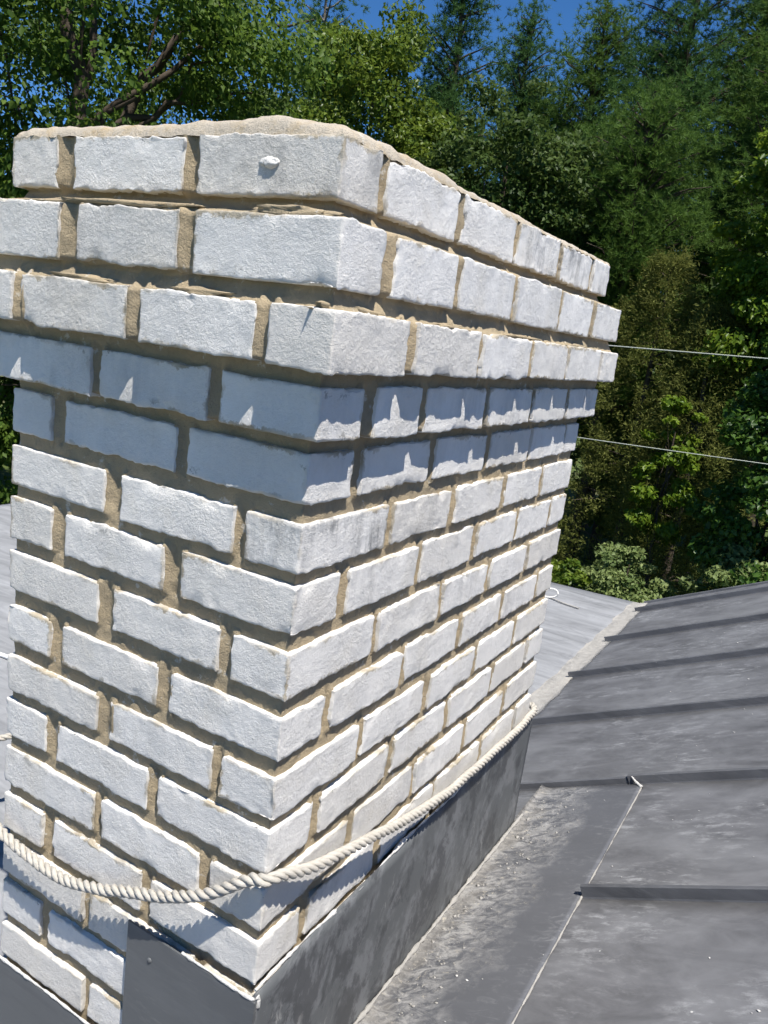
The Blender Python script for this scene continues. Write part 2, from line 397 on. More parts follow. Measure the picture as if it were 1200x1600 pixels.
def brick_mesh(x0, x1, y0, y1, z0, z1, seed, fine_axes, flaw=1.0):
    A = [axis_lines(b - a, 0.0042 if f else 0.03, f) for (a, b), f in zip(((x0, x1), (y0, y1), (z0, z1)), fine_axes)]
    nx, ny, nz = [len(a) for a in A]
    idx = -np.ones((nx, ny, nz), dtype=np.int64)
    m = np.zeros((nx, ny, nz), bool); m[0] = m[-1] = True; m[:, 0] = m[:, -1] = True; m[:, :, 0] = m[:, :, -1] = True
    ii = np.argwhere(m); idx[m] = np.arange(len(ii))
    F = []
    def quads(g, flip):
        q = np.stack([g[:-1, :-1], g[1:, :-1], g[1:, 1:], g[:-1, 1:]], -1).reshape(-1, 4)
        F.append(q[:, ::-1] if flip else q)
    quads(idx[0], True); quads(idx[-1], False)
    quads(idx[:, 0], False); quads(idx[:, -1], True)
    quads(idx[:, :, 0], True); quads(idx[:, :, -1], False)
    P = np.stack([A[0][ii[:, 0]], A[1][ii[:, 1]], A[2][ii[:, 2]]], -1)
    dims = np.array([x1 - x0, y1 - y0, z1 - z0])
    org = np.array([x0, y0, z0]); wp = P + org + seed * 7.31
    # rounded rims whose radius wanders
    r = 0.0021 + 0.0014 * vnoise(wp, 45, 5)[:, None] * flaw
    inner = np.clip(P, r, dims - r); dv = P - inner; ln = np.linalg.norm(dv, axis=1)[:, None]
    nrm = np.where(ln > 1e-9, dv / np.maximum(ln, 1e-9), 0)
    Q = np.where(ln > 1e-9, inner + nrm * np.minimum(ln, r), P)
    # distance to the nearest rim: second smallest distance to a side
    dist = np.sort(np.minimum(P, dims - P), axis=1)
    edge = np.clip(dist[:, 1] / 0.013, 0, 1)
    disp = np.stack([vnoise(wp, 38, s) * 0.0016 + vnoise(wp, 120, s + 10) * 0.0015 + vnoise(wp, 270, s + 20) * 0.0010 for s in (1, 2, 3)], -1) * flaw
    ax_ = np.argmin(np.minimum(P, dims - P), axis=1)
    disp[np.arange(len(P)), ax_] *= 0.20 + 0.2 * (1 - edge)
    # chipped rims
    chip = np.clip(vnoise(wp, 33, 31) - 0.38, 0, 1)[:, None] * (1 - edge[:, None]) * 0.006 * flaw
    Q = Q + disp - nrm * chip
    face = np.clip(1 - ln / 0.002, 0, 1)
    V = Q + org
    return V, np.concatenate(F), edge

rng = random.Random(11)
chim = tag(empty('chimney', (0, 0, -0.34 * S)), 'white painted brick chimney with tan mortar joints and corbelled top', 'chimney')
CZ = -0.34
def cpart(name, me, mat):
    o = link(name, me, mat, chim); o.location = (0, 0, 0.34 * S); return o

BD = 0.078
nb = 0
def add_brick(k, x0, x1, y0, y1, fx, fy, wear=0.0):
    """one brick; fx/fy: a long visible face runs along that axis"""
    global nb
    nb += 1
    j = lambda a: rng.uniform(-a, a)
    z0 = ZB[k] + j(0.0010); z1 = ZB[k] + BH[k] + j(0.0010)
    vis = fx or fy
    V, F, e = brick_mesh(x0, x1, y0, y1, z0, z1, nb, (fx, fy, vis), 1.0 if k > 1 else 1.15)
    c = np.array([(x0 + x1) / 2, (y0 + y1) / 2, (z0 + z1) / 2])
    a, b, g = j(0.006), j(0.006), j(0.010)
    L = V - c
    push = rng.uniform(-0.0012, 0.0012)
    R3 = np.array(Matrix.Rotation(g, 3, 'Z') @ Matrix.Rotation(a * 0.6, 3, 'X') @ Matrix.Rotation(b * 0.6, 3, 'Y')) if not (fx and fy) else np.eye(3)
    V = L @ R3.T + c
    V[:, 0] += push; V[:, 1] -= push * 0.7
    o = cpart('brick', make_mesh('brick', V, F, S, True, {'edge': e}), M_PAINT)
    o['wear'] = wear
    return o

for k in range(1, 19):
    e = EO.get(k, 0.0)
    Lb = LEFT[k]; Rb = RIGHT[k]
    wl_ = 0.10 if k > 1 else 0.35
    # near corner brick, shows on both faces
    add_brick(k, -Lb[-1], e, -e, Rb[0], True, True, 0.9 if k == 6 else (0.45 if k == 1 else 0.05))
    # left face
    prs = [(Lb[i], Lb[i + 1]) for i in range(0, len(Lb) - 1, 2)]
    ldepth = BD
    for i, (a, b) in enumerate(prs):
        dep = BD
        if i == 0 and a - b < 0.1: dep = 0.158
        if i == 0: ldepth = dep
        add_brick(k, -a, -b, -e, -e + dep, True, i == 0, rng.choice([0, 0, 0.1, 0.25]) * (2 if k == 1 else 1))
    # right face
    prs = [(Rb[i], Rb[i + 1]) for i in range(1, len(Rb) - 1, 2)]
    rdepth = BD
    for i, (a, b) in enumerate(prs):
        last = i == len(prs) - 1
        dep = 0.158 if (last and b - a < 0.11) else BD
        if last: rdepth = dep
        hidden = k > 13
        add_brick(k, e - dep, e, a, b, last and not hidden, not hidden, 1.0 if (k == 1 and i > 1) else rng.choice([0, 0.05, 0.1, 0.3]))
    # the two far faces
    y = -e + ldepth + 0.014; yend = D + e - BD - 0.014
    n = max(1, round((yend - y + 0.014) / 0.172)); step = (yend - y + 0.014) / n
    for i in range(n):
        add_brick(k, -W - e, -W - e + BD, y + i * step, y + (i + 1) * step - 0.014, False, False)
    x = -W - e; xend = e - rdepth - 0.014
    n = max(1, round((xend - x + 0.014) / 0.172)); step = (xend - x + 0.014) / n
    for i in range(n):
        add_brick(k, x + i * step, x + (i + 1) * step - 0.014, D + e - BD, D + e, False, False)

# mortar: one rough skin behind the brick faces, filling every joint
def mortar_skin():
    prof = []                                   # (z, offset)
    rec = 0.0060
    prof.append((-0.41, -rec))
    for k in range(18, 0, -1):
        e = EO.get(k, 0.0); zb = ZB[k]; zt = zb + BH[k]
        prof.append((zb + 0.002, e - rec)); prof.append((zt - 0.002, e - rec))
        if k > 1:
            e2 = EO.get(k - 1, 0.0); z2 = ZB[k - 1]
            if e2 < e - 0.004:                    # lower course stands out further: sloped mortar wash
                lo = e - 0.011 if e - e2 < 0.01 else e - 0.008; prof.append((zt + 0.0005, lo)); prof.append(((zt + z2) / 2 - 0.002, e2 - 0.008)); prof.append((z2 - 0.001, e2 - 0.013))
            elif e2 > e + 0.004:
                prof.append((zt + 0.001, e - rec)); prof.append((z2 - 0.001, e - rec + 0.002))
            else:
                prof.append((zt + 0.001, e - rec)); prof.append((z2 - 0.001, e - rec))
    prof.append((0.8755, EO[1] - rec))
    pz = np.array([p[0] for p in prof]); po = np.array([p[1] for p in prof])
    zs = [pz[0]]
    for a, b in zip(pz[:-1], pz[1:]):
        n = max(1, int(round((b - a) / 0.0042))); zs += list(np.linspace(a, b, n + 1)[1:])
    zs = np.array(zs); os_ = np.interp(zs, pz, po)
    def line(n): return np.linspace(0, 1, n, endpoint=False)
    u = []
    for t in line(190): u.append((-1 + t, 0.0, 0))       # left face, from far left to the near corner
    for t in line(340): u.append((0, t, 1))
    for t in line(14): u.append((-t, 1.0, 2))
    for t in line(20): u.append((-1, 1 - t, 3))
    u = np.array(u); n = len(u); m = len(zs)
    sx = u[:, 0] + 1; sy = u[:, 1]
    V = np.zeros((m, n, 3))
    V[:, :, 0] = (-W - os_)[:, None] + sx[None] * (W + 2 * os_)[:, None]
    V[:, :, 1] = (-os_)[:, None] + sy[None] * (D + 2 * os_)[:, None]
    V[:, :, 2] = zs[:, None]
    nr = np.array([(0, -1, 0), (1, 0, 0), (0, 1, 0), (-1, 0, 0)])[u[:, 2].astype(int)]
    P = V.reshape(-1, 3)
    d = vnoise(P, 30, 41) * 0.0016 + vnoise(P, 90, 42) * 0.0012 + vnoise(P, 220, 43) * 0.0007
    fc = np.tile(u[:, 2].astype(int), m)
    for k in range(1, 14):
        inz = (P[:, 2] > ZB[k] - 0.004) & (P[:, 2] < ZB[k] + BH[k] + 0.004)
        for f_, lst, sv in ((0, LEFT[k], -P[:, 0]), (1, RIGHT[k], P[:, 1])):
            js = [(lst[q + 1], lst[q]) for q in range(1, len(lst) - 1, 2)] if f_ == 0 else [(lst[q], lst[q + 1]) for q in range(0, len(lst) - 1, 2)]
            for a, b in js:
                h_ = (b - a) / 2 + 0.0015; w_ = np.abs(sv - (a + b) / 2) / h_
                sel = inz & (fc == f_) & (w_ < 1.25)
                d[sel] += 0.0062 * np.minimum(w_[sel], 1.0) ** 1.3 - 0.0022
    P = P + np.tile(nr, (m, 1)) * d[:, None]
    P[:, 2] += vnoise(P, 60, 44) * 0.0014
    i, j = np.meshgrid(np.arange(m - 1), np.arange(n), indexing='ij'); j2 = (j + 1) % n
    F = np.stack([i * n + j, i * n + j2, (i + 1) * n + j2, (i + 1) * n + j], -1).reshape(-1, 4)
    cpart('mortar', make_mesh('mortar', P, F, S, True), M_MORTAR)
mortar_skin()

# crown: mortar wash on top
def crown():
    e = EO[1] - 0.0025
    nx, ny = 110, 190
    def ax(a, b, n):
        t = np.linspace(0, 1, n); t = t + 0.13 * np.sin(2 * math.pi * t) * -1
        return a + (b - a) * t
    X, Y = np.meshgrid(ax(-W - e, e, nx), ax(-e, D + e, ny), indexing='ij')
    d = np.minimum(np.minimum(X + W + e, e - X), np.minimum(Y + e, D + e - Y))
    P = np.stack([X, Y, np.zeros_like(X)], -1).reshape(-1, 3)
    big = vnoise(P, 9, 51).reshape(X.shape); mid = vnoise(P, 34, 52).reshape(X.shape); sml = vnoise(P, 120, 53).reshape(X.shape)
    front = np.interp(X, [-0.46, -0.23, -0.08, -0.013, 0.01], [0.0085, 0.0135, 0.0180, 0.0100, 0.0085])
    side = np.interp(Y, [-0.01, 0.15, 0.21, 0.24, 0.5, 0.86], [0.0110, 0.0125, 0.0135, 0.0085, 0.0075, 0.0070])
    wf = 1 / (np.maximum(Y, 0) + 0.01) ** 2; wr = 1 / (np.maximum(-X, 0) + 0.01) ** 2
    A = (front * wf + side * wr) / (wf + wr) + 0.0012 * big
    Z = 0.8745 + A * (1 - np.exp(-np.maximum(d, 0) / 0.004)) + 0.13 * np.minimum(d, 0.16) + 0.0016 * mid * np.clip(d / 0.01, 0.3, 1) + 0.0014 * sml
    V = np.stack([X, Y, Z], -1)
    rimn = vnoise(P, 60, 54).reshape(X.shape) * 0.0012
    V[:, :, 0] += np.where(X > -0.05, rimn, 0) * np.exp(-d / 0.02); V[:, :, 1] += np.where(Y < 0.05, -rimn, 0) * np.exp(-d / 0.02)
    V = V.reshape(-1, 3)
    i, j = np.meshgrid(np.arange(nx - 1), np.arange(ny - 1), indexing='ij')
    F = np.stack([i * ny + j, (i + 1) * ny + j, (i + 1) * ny + j + 1, i * ny + j + 1], -1).reshape(-1, 4)
    o = cpart('crown', make_mesh('crown', V, F, S, True), M_CROWN)
    o['label'] = 'tan mortar crown on top of the chimney'
crown()

def blob(name, c, r, seed, mat, amp=0.25, seg=14, fn=None):
    th = np.linspace(0, math.pi, seg); ph = np.linspace(0, 2 * math.pi, seg * 2, endpoint=False)
    T, H = np.meshgrid(th, ph, indexing='ij')
    N = np.stack([np.sin(T) * np.cos(H), np.sin(T) * np.sin(H), np.cos(T)], -1).reshape(-1, 3)
    R = 1 + amp * vnoise(N + seed * 3.7, 2.2, seed) + 0.5 * amp * vnoise(N + seed, 5, seed + 1)
    V = N * R[:, None] * np.array(r) + np.array(c)
    n, m = seg, seg * 2
    i, j = np.meshgrid(np.arange(n - 1), np.arange(m), indexing='ij'); j2 = (j + 1) % m
    F = np.stack([i * m + j, (i + 1) * m + j, (i + 1) * m + j2, i * m + j2], -1).reshape(-1, 4)
    return V, F
V, F = blob('lump', (-0.076, -0.0035, 0.851), (0.0110, 0.0036, 0.0050), 4, M_PAINT)
o = cpart('mortar_lump', make_mesh('mortar_lump', V, F, S, True, {'edge': np.clip((V[:, 0] + 0.082) / 0.012, 0, 1)}), M_PAINT)
o['wear'] = 0.0; o['label'] = 'painted-over lump of mortar on the top course'
# mortar squeezed out on the ledges of the corbel
for q, (c, r, sd) in enumerate([((0.010, 0.030, 0.7300), (0.016, 0.055, 0.0060), 21), ((-0.03, -0.018, 0.8065), (0.05, 0.010, 0.0055), 22),
                                ((-0.25, -0.018, 0.8065), (0.12, 0.009, 0.0045), 23), ((0.018, 0.20, 0.729), (0.013, 0.06, 0.0045), 24),
                                ((0.018, 0.42, 0.729), (0.013, 0.07, 0.0040), 25), ((0.018, 0.66, 0.729), (0.013, 0.08, 0.0040), 26),
                                ((-0.30, -0.022, 0.7295), (0.06, 0.010, 0.0045), 27), ((-0.13, -0.022, 0.7295), (0.05, 0.010, 0.0045), 28)]):
    V, F = blob('m', c, r, sd, None, 0.45)
    cpart('mortar_ridge', make_mesh('mortar_ridge', V, F, S, True), M_MORTAR)

# flashing
def sheet(poly, normal, th, sub=None):
    """thin plate from a polygon (list of 3D points), extruded along normal"""
    P = np.array(poly, float); n = len(P); nv = np.array(normal, float) * th
    V = np.concatenate([P, P + nv])
    return V, [tuple(range(n))], [tuple(range(n, 2 * n))[::-1]], [(i, (i + 1) % n, n + (i + 1) % n, n + i) for i in range(n)]

def plate(name, poly, normal, th, mat, parent_fn, bevel=0.0):
    V, a, b, s = sheet(poly, normal, th)
    me = bpy.data.meshes.new(name)
    me.from_pydata([tuple(v * S) for v in V], [], a + b + s); me.update()
    import bmesh
    bm = bmesh.new(); bm.from_mesh(me); bmesh.ops.recalc_face_normals(bm, faces=bm.faces)
    if bevel: bmesh.ops.bevel(bm, geom=list(bm.edges), offset=bevel * S, segments=2, affect='EDGES')
    bm.to_mesh(me); bm.free()
    return parent_fn(name, me, mat)

MR = 0.4825; CR = -0.257 - MR * 0.005
def rz(x): return MR * x + CR

def wavy_panel(name, xs, ys, fn, mat, parent_fn, th=0.008, amp=0.0010, seed=0):
    """closed slab whose top follows fn(x,y) with slight waves"""
    X, Y = np.meshgrid(xs, ys, indexing='ij'); nx, ny = X.shape
    P = np.stack([X, Y, np.zeros_like(X)], -1).reshape(-1, 3)
    Z = fn(X, Y) + amp * vnoise(P, 4, 60 + seed).reshape(X.shape) + amp * 0.5 * vnoise(P, 11, 61 + seed).reshape(X.shape)
    T = np.stack([X, Y, Z], -1).reshape(-1, 3); B = T - [0, 0, th]
    V = np.concatenate([T, B]); n = nx * ny
    i, j = np.meshgrid(np.arange(nx - 1), np.arange(ny - 1), indexing='ij')
    Ft = np.stack([i * ny + j, (i + 1) * ny + j, (i + 1) * ny + j + 1, i * ny + j + 1], -1).reshape(-1, 4)
    Fb = Ft[:, ::-1] + n
    rim = np.concatenate([np.arange(nx) * ny, (nx - 1) * ny + np.arange(1, ny), (np.arange(nx - 2, -1, -1)) * ny + ny - 1, np.arange(ny - 2, 0, -1)])
    r2 = np.roll(rim, -1)
    Fs = np.stack([rim, rim + n, r2 + n, r2], -1)
    me = make_mesh(name, V, np.concatenate([Ft, Fb, Fs]), S, False)
    sm = np.zeros(len(me.polygons), bool); sm[:len(Ft)] = True; me.polygons.foreach_set('use_smooth', sm)
    return parent_fn(name, me, mat)

# right-hand counter flashing: an upstand with a slightly bowed face
def right_flashing():
    ys = np.linspace(-0.0085, 0.866, 60); zs = np.linspace(-0.2585, 0.002, 14)
    Y, Z = np.meshgrid(ys, zs, indexing='ij'); P = np.stack([Y * 0, Y, Z], -1).reshape(-1, 3)
    X = 0.0078 + 0.0012 * vnoise(P, 5, 71).reshape(Y.shape) + 0.0006 * vnoise(P, 14, 72).reshape(Y.shape)
    Zt = Z + (Z > -0.02) * 0.0035 * vnoise(P, 9, 73).reshape(Y.shape)
    V = np.stack([X, Y, Zt], -1).reshape(-1, 3); n = len(V); ny, nz = Y.shape
    B = V - [0.0025, 0, 0]
    i, j = np.meshgrid(np.arange(ny - 1), np.arange(nz - 1), indexing='ij')
    Ft = np.stack([i * nz + j, (i + 1) * nz + j, (i + 1) * nz + j + 1, i * nz + j + 1], -1).reshape(-1, 4)
    rim = np.concatenate([np.arange(ny) * nz, (ny - 1) * nz + np.arange(1, nz), np.arange(ny - 2, -1, -1) * nz + nz - 1, np.arange(nz - 2, 0, -1)])
    r2 = np.roll(rim, -1)
    F = np.concatenate([Ft, Ft[:, ::-1] + n, np.stack([rim, rim + n, r2 + n, r2], -1)])
    o = cpart('flashing', make_mesh('flashing', np.concatenate([V, B]), F, S), M_FLASH)
    o['label'] = 'scuffed dark metal flashing along the right-hand face'
right_flashing()
yo = -0.0062
o = plate('flashing', [(-0.188, yo, -0.0105), (0.0104, yo - 0.002, -0.0095), (0.0104, yo - 0.004, -0.30), (-0.188, yo - 0.002, -0.37)], (0, -1, 0), 0.0022, M_FLASH2, cpart, 0.0006)
o['label'] = 'upper stepped flashing sheet on the left-hand face'
o = plate('flashing', [(-0.448, yo + 0.001, -0.2050), (-0.180, yo + 0.001, -0.2050), (-0.180, yo - 0.001, -0.40), (-0.448, yo - 0.001, -0.42)], (0, -1, 0), 0.0022, M_FLASH2, cpart, 0.0006)
o['label'] = 'lower stepped flashing sheet on the left-hand face'

def bead(name, pts, rad, mat, parent_fn, seed, flat=1.0, lumps=0.5):
    P = resample(pts, 0.004); r = rad * (1 + lumps * vnoise(P, 55, seed) + lumps * 0.6 * vnoise(P, 150, seed + 1))
    P = P + 0.35 * rad * np.stack([vnoise(P, 40, seed + 2), vnoise(P, 40, seed + 3), vnoise(P, 40, seed + 4)], -1)
    V, F = tube_vf(P, np.maximum(r, rad * 0.15), 7)
    return parent_fn(name, make_mesh(name, V, F, S, True), mat)
bead('sealant', [(0.0062, -0.006, 0.002)] + [(0.0066, y, 0.0035 + 0.003 * math.sin(y * 23)) for y in np.linspace(0.04, 0.85, 14)], 0.0019, M_SEAL, cpart, 81, lumps=0.9)
bead('sealant', [(-0.436, -0.006, -0.2035), (-0.3, -0.0065, -0.2030), (-0.188, -0.0065, -0.2035)], 0.0016, M_SEAL, cpart, 85, lumps=0.9)
bead('sealant', [(-0.10, -0.0075, -0.0085), (-0.03, -0.009, -0.0085), (0.006, -0.0085, -0.008), (0.0105, -0.004, -0.004), (0.0095, -0.002, -0.02)], 0.0024, M_SEAL, cpart, 89, lumps=0.9)

# screw head on the upper stepped flashing
V, F = blob('s', (-0.148, yo - 0.0030, -0.045), (0.0034, 0.0018, 0.0034), 2, None, 0.05, 8)
cpart('screw', make_mesh('screw', V, F, S, True), M_FLASH2)

# ------------------------------------------------------------------ house with its metal roof
house = tag(empty('house', (0, 0, -4.6)), 'house under a dark grey standing-seam metal roof around the chimney', 'house')
def hpart(name, me, mat, parent=None):
    o = link(name, me, mat, house); o.location = (0, 0, 4.6); return o

YS = [0.608 + 0.4545 * i for i in range(-6, 6)]
YS[6], YS[7], YS[8], YS[9], YS[10], YS[11] = 0.608, 1.055, 1.508, 1.970, 2.430, 2.922
YEND = 3.105
ridge_x = 2.6
bounds = YS + [YEND]
for i in range(len(bounds) - 1):
    a, b = bounds[i], bounds[i + 1]
    wavy_panel('roof_panel', np.linspace(-0.222, ridge_x, 60), np.linspace(a + 0.0004, b - 0.0004, 10), lambda x, y: rz(x), M_ROOF, hpart, seed=i)
    # the far side of the ridge
    wavy_panel('roof_panel', np.linspace(ridge_x, ridge_x + 2.4, 6), np.linspace(a + 0.0004, b - 0.0004, 3), lambda x, y: rz(2 * ridge_x - x), M_ROOF, hpart, amp=0.0, seed=i)

def seam(y, x0, x1, hgt=0.0215, wid=0.009, name='standing_seam', n=30):
    xs = np.linspace(x0, x1, n)
    prof = [(-wid * 0.62, -0.001), (-wid * 0.50, 0.003), (-wid * 0.46, hgt * 0.94), (-wid * 0.34, hgt), (wid * 0.34, hgt), (wid * 0.46, hgt * 0.94), (wid * 0.50, 0.003), (wid * 0.62, -0.001)]
    nx_, nz_ = -MR / math.hypot(MR, 1), 1 / math.hypot(MR, 1)
    V = []
    for x in xs:
        wob = 0.0015 * math.sin(x * 9 + y * 5)
        for (dy, dn) in prof:
            V.append((x + nx_ * dn, y + dy + wob, rz(x) + nz_ * dn))
    m = len(prof); F = []
    for i in range(n - 1):
        for j in range(m):
            j2 = (j + 1) % m
            F.append((i * m + j, (i + 1) * m + j, (i + 1) * m + j2, i * m + j2))
    me = bpy.data.meshes.new(name)
    me.from_pydata([tuple(S * c for c in v) for v in V], [], F + [tuple(range(m)), tuple(range((n - 1) * m, n * m))[::-1]]); me.update()
    hpart(name, me, M_SEAM)
for y in YS:
    if -0.05 < y < 0.9: seam(y, 0.219, ridge_x)
    elif abs(y - 1.055) < 1e-3:
        seam(y, 0.189, ridge_x); seam(y + 0.002, -0.20, 0.187, 0.016)
    else: seam(y, -0.205, ridge_x)
seam(YEND - 0.012, -0.205, ridge_x, 0.010, 0.020, 'rake_trim')

# the smooth sheet beside the chimney, lapped over the panels
wavy_panel('roof_sheet', np.linspace(0.004, 0.2155, 26), np.linspace(-0.62, 1.046, 70), lambda x, y: rz(x) + 0.0046 + 0.010 * np.exp(-np.maximum(x - 0.006, 0) / 0.006), M_APRON, hpart, 0.004, 0.0008, 31)
bead('caulk_line', [(0.2163, y, rz(0.2163) + 0.003) for y in np.linspace(-0.4, 1.030, 20)], 0.0013, M_CAULK, hpart, 93, lumps=0.9)
bead('caulk_line', [(0.0118, y, rz(0.0118) + 0.0125) for y in np.linspace(-0.03, 0.90, 16)], 0.0030, M_CAULK, hpart, 97, lumps=0.7)
bead('caulk_line', [(0.2163, 1.030, rz(0.2163) + 0.003), (0.2045, 1.043, rz(0.2) + 0.010), (0.190, 1.052, rz(0.19) + 0.020)], 0.0034, M_SEAL, hpart, 99, lumps=0.6)
# clots of old cement left on the sheet
rg = random.Random(5)
parts = []
for q in range(150):
    y = rg.uniform(0.05, 0.98); x = 0.022 + abs(rg.gauss(0, 0.030)) + 0.03 * (math.sin(y * 9) + 1) * rg.random()
    r = rg.choice([0.0007, 0.001, 0.0012, 0.0018])
    V, F = blob('c', (x, y, rz(x) + 0.0055 + 0.010 * math.exp(-(x - 0.006) / 0.006)), (r * rg.uniform(0.8, 2.2), r * rg.uniform(0.8, 2.5), r * 0.7), q, None, 0.6, 5)
    parts.append((V, F))
V, F = merge(parts)
tag(hpart('cement_crumbs', make_mesh('cement_crumbs', V, F, S, True), M_CAULK), kind='stuff')
# transition to the flatter roof on the left, with its broad caulked strip
def lz(x): return rz(-0.222) + 0.03 * (x + 0.222)
def strip():
    ys = np.linspace(-2.1, YEND - 0.01, 260); n = len(ys)
    prof = [(-0.262, 0.0012), (-0.255, 0.0040), (-0.228, 0.0045), (-0.198, 0.0045), (-0.188, 0.0012)]
    V = []
    for i, y in enumerate(ys):
        for q, (x, dz) in enumerate(prof):
            p = np.array([[x * 3, y, q * 1.0]])
            w = float(vnoise(p, 14, 130)[0]) * 0.006 + float(vnoise(p, 50, 131)[0]) * 0.003
            xx = x + (w if q in (0, 1, 3, 4) else 0)
            V.append((xx, y, (rz(xx) if xx > -0.222 else lz(xx)) + dz))
    m = len(prof); F = [(i * m + j, (i + 1) * m + j, (i + 1) * m + j + 1, i * m + j + 1) for i in range(n - 1) for j in range(m - 1)]
    V = np.array(V)
    # close underneath
    V2 = np.concatenate([V, V - [0, 0, 0.006]]); k = len(V); F2 = [tuple(reversed([a + k for a in f])) for f in F]
    Fs = [(i * m, i * m + k, (i + 1) * m + k, (i + 1) * m) for i in range(n - 1)] + [(i * m + m - 1, (i + 1) * m + m - 1, (i + 1) * m + m - 1 + k, i * m + m - 1 + k) for i in range(n - 1)]
    hpart('transition_strip', make_mesh('transition_strip', V2, [tuple(reversed(f)) for f in F] + [tuple(reversed(f)) for f in F2] + Fs, S, True), M_CAULK)
strip()
wavy_panel('low_roof', np.linspace(-3.42, -0.2225, 60), np.linspace(-2.1, YEND, 60), lambda x, y: lz(x), M_LOW, hpart, 0.012, 0.0022, 40)
# eaves board and walls below
def hbox(name, x0, x1, y0, y1, z0, z1, mat):
    V, F = box_vf(x0, x1, y0, y1, z0, z1); hpart(name, make_mesh(name, V, F, S), mat)
hbox('eaves_board', -3.405, -3.385, -2.08, 3.08, -0.62, -0.4815, M_WALL)
hbox('wall', -3.2, -3.0, -1.9, 2.9, -4.4 / S, -0.52, M_WALL)
hbox('wall', -2.995, 4.6, 2.72, 2.9, -4.4 / S, -0.50, M_WALL)
hbox('wall', -2.995, 4.6, -1.9, -1.72, -4.4 / S, -0.50, M_WALL)
# slim cords lying on the low roof
def cord(name, pts, r, mat, label, cat, sides=6, closed=False):
    P = resample(pts, 0.02, closed); V, F = tube_vf(P, r, sides, closed)
    return tag(link(name, make_mesh(name, V, F, S, True), mat), label, cat)
cord('cord', [(x, y, lz(x) + 0.009) for x, y in [(-2.4, 0.72), (-2.0, 0.80), (-1.66, 0.838), (-1.3, 0.86), (-0.95, 0.95), (-0.6, 1.10)]], 0.007, M_CORD, 'slim white cord lying on the low roof left of the chimney', 'cord')
cord('cord', [(x, y, lz(x) + 0.006) for x, y in [(-0.9, 2.95), (-0.75, 2.86), (-0.60, 2.84), (-0.50, 2.80), (-0.42, 2.78)]], 0.0035, M_CAULK, 'thin pale cord lying on the low roof right of the chimney', 'cord')

# ------------------------------------------------------------------ rope round the chimney
def rope():
    pts = [(-0.47, -0.020, 0.022), (-0.415, -0.021, 0.010), (-0.368, -0.023, 0.005), (-0.293, -0.025, 0.005), (-0.224, -0.026, 0.026), (-0.182, -0.026, 0.044), (-0.120, -0.025, 0.068),
           (-0.066, -0.023, 0.098), (-0.015, -0.0115, 0.134), (0.0062, -0.0062, 0.141), (0.0125, 0.02, 0.137), (0.018, 0.058, 0.126), (0.024, 0.14, 0.107), (0.024, 0.314, 0.064), (0.022, 0.493, 0.038), (0.019, 0.659, 0.027),
           (0.016, 0.80, 0.020), (0.008, 0.858, 0.018), (-0.03, 0.872, 0.018), (-0.2, 0.880, 0.018), (-0.40, 0.872, 0.012), (-0.50, 0.82, -0.02), (-0.70, 0.62, -0.12), (-0.90, 0.36, -0.185), (-0.93, 0.18, -0.18),
           (-0.80, 0.05, -0.12), (-0.60, -0.01, -0.02)]
    P = resample(pts, 0.0018, True); n = len(P)
    P = P + np.stack([vnoise(P, 16, 160 + q) for q in range(3)], -1) * [0.0012, 0.0012, 0.0028]
    T, N, B = frames(P, True)
    ln = np.concatenate([[0], np.cumsum(np.linalg.norm(np.diff(P, axis=0), axis=1))])
    total = ln[-1] + np.linalg.norm(P[0] - P[-1]); turns = round(total / 0.038)
    root = tag(empty('rope', tuple(P[9] * S)), 'twisted off-white rope slung round the base of the chimney', 'rope')
    for s in range(3):
        a = 2 * math.pi * (turns * ln / total + s / 3)
        wob = 1 + 0.10 * vnoise(P, 60, 140 + s)
        Q = P + 0.0037 * (np.cos(a)[:, None] * N + np.sin(a)[:, None] * B)
        V, F = tube_vf(Q, 0.0034 * wob, 7, True)
        V = V + (0.00045 * vnoise(V, 500, 150 + s))[:, None]
        if s == 0:                              # loose fibres standing off the rope
            R = np.random.default_rng(4); k = R.integers(0, n, 2600); th = R.uniform(0, 2 * math.pi, 2600)[:, None]
            nd = np.cos(th) * N[k] + np.sin(th) * B[k]; b0 = P[k] + nd * 0.0065; ax_ = T[k] * R.choice([-1, 1], 2600)[:, None]
            tip = b0 + nd * R.uniform(0.001, 0.0045, 2600)[:, None] + ax_ * R.uniform(0.002, 0.008, 2600)[:, None] + R.normal(0, 0.001, (2600, 3))
            wv = np.cross(nd, ax_) * 0.00022
            fv = np.stack([b0 - wv, b0 + wv, tip], 1).reshape(-1, 3)
            fo = link('fibres', make_mesh('fibres', fv, np.arange(len(fv)).reshape(-1, 3), S), M_ROPE, root); fo.location = -root.location; fo['kind'] = 'stuff'
        o = link('strand', make_mesh('strand', V, F, S, True), M_ROPE, root); o.location = -root.location
rope()

# white loop of wire poking from a joint at the far right corner
cord('wire_loop', [(-0.012, 0.86, 0.262), (-0.004, 0.866, 0.268), (0.006, 0.872, 0.266), (0.0105, 0.872, 0.260), (0.006, 0.870, 0.253), (-0.004, 0.866, 0.250), (-0.014, 0.86, 0.251)], 0.0018, M_CORD,
     'small white wire loop at the far right corner of the chimney', 'wire loop', 6)

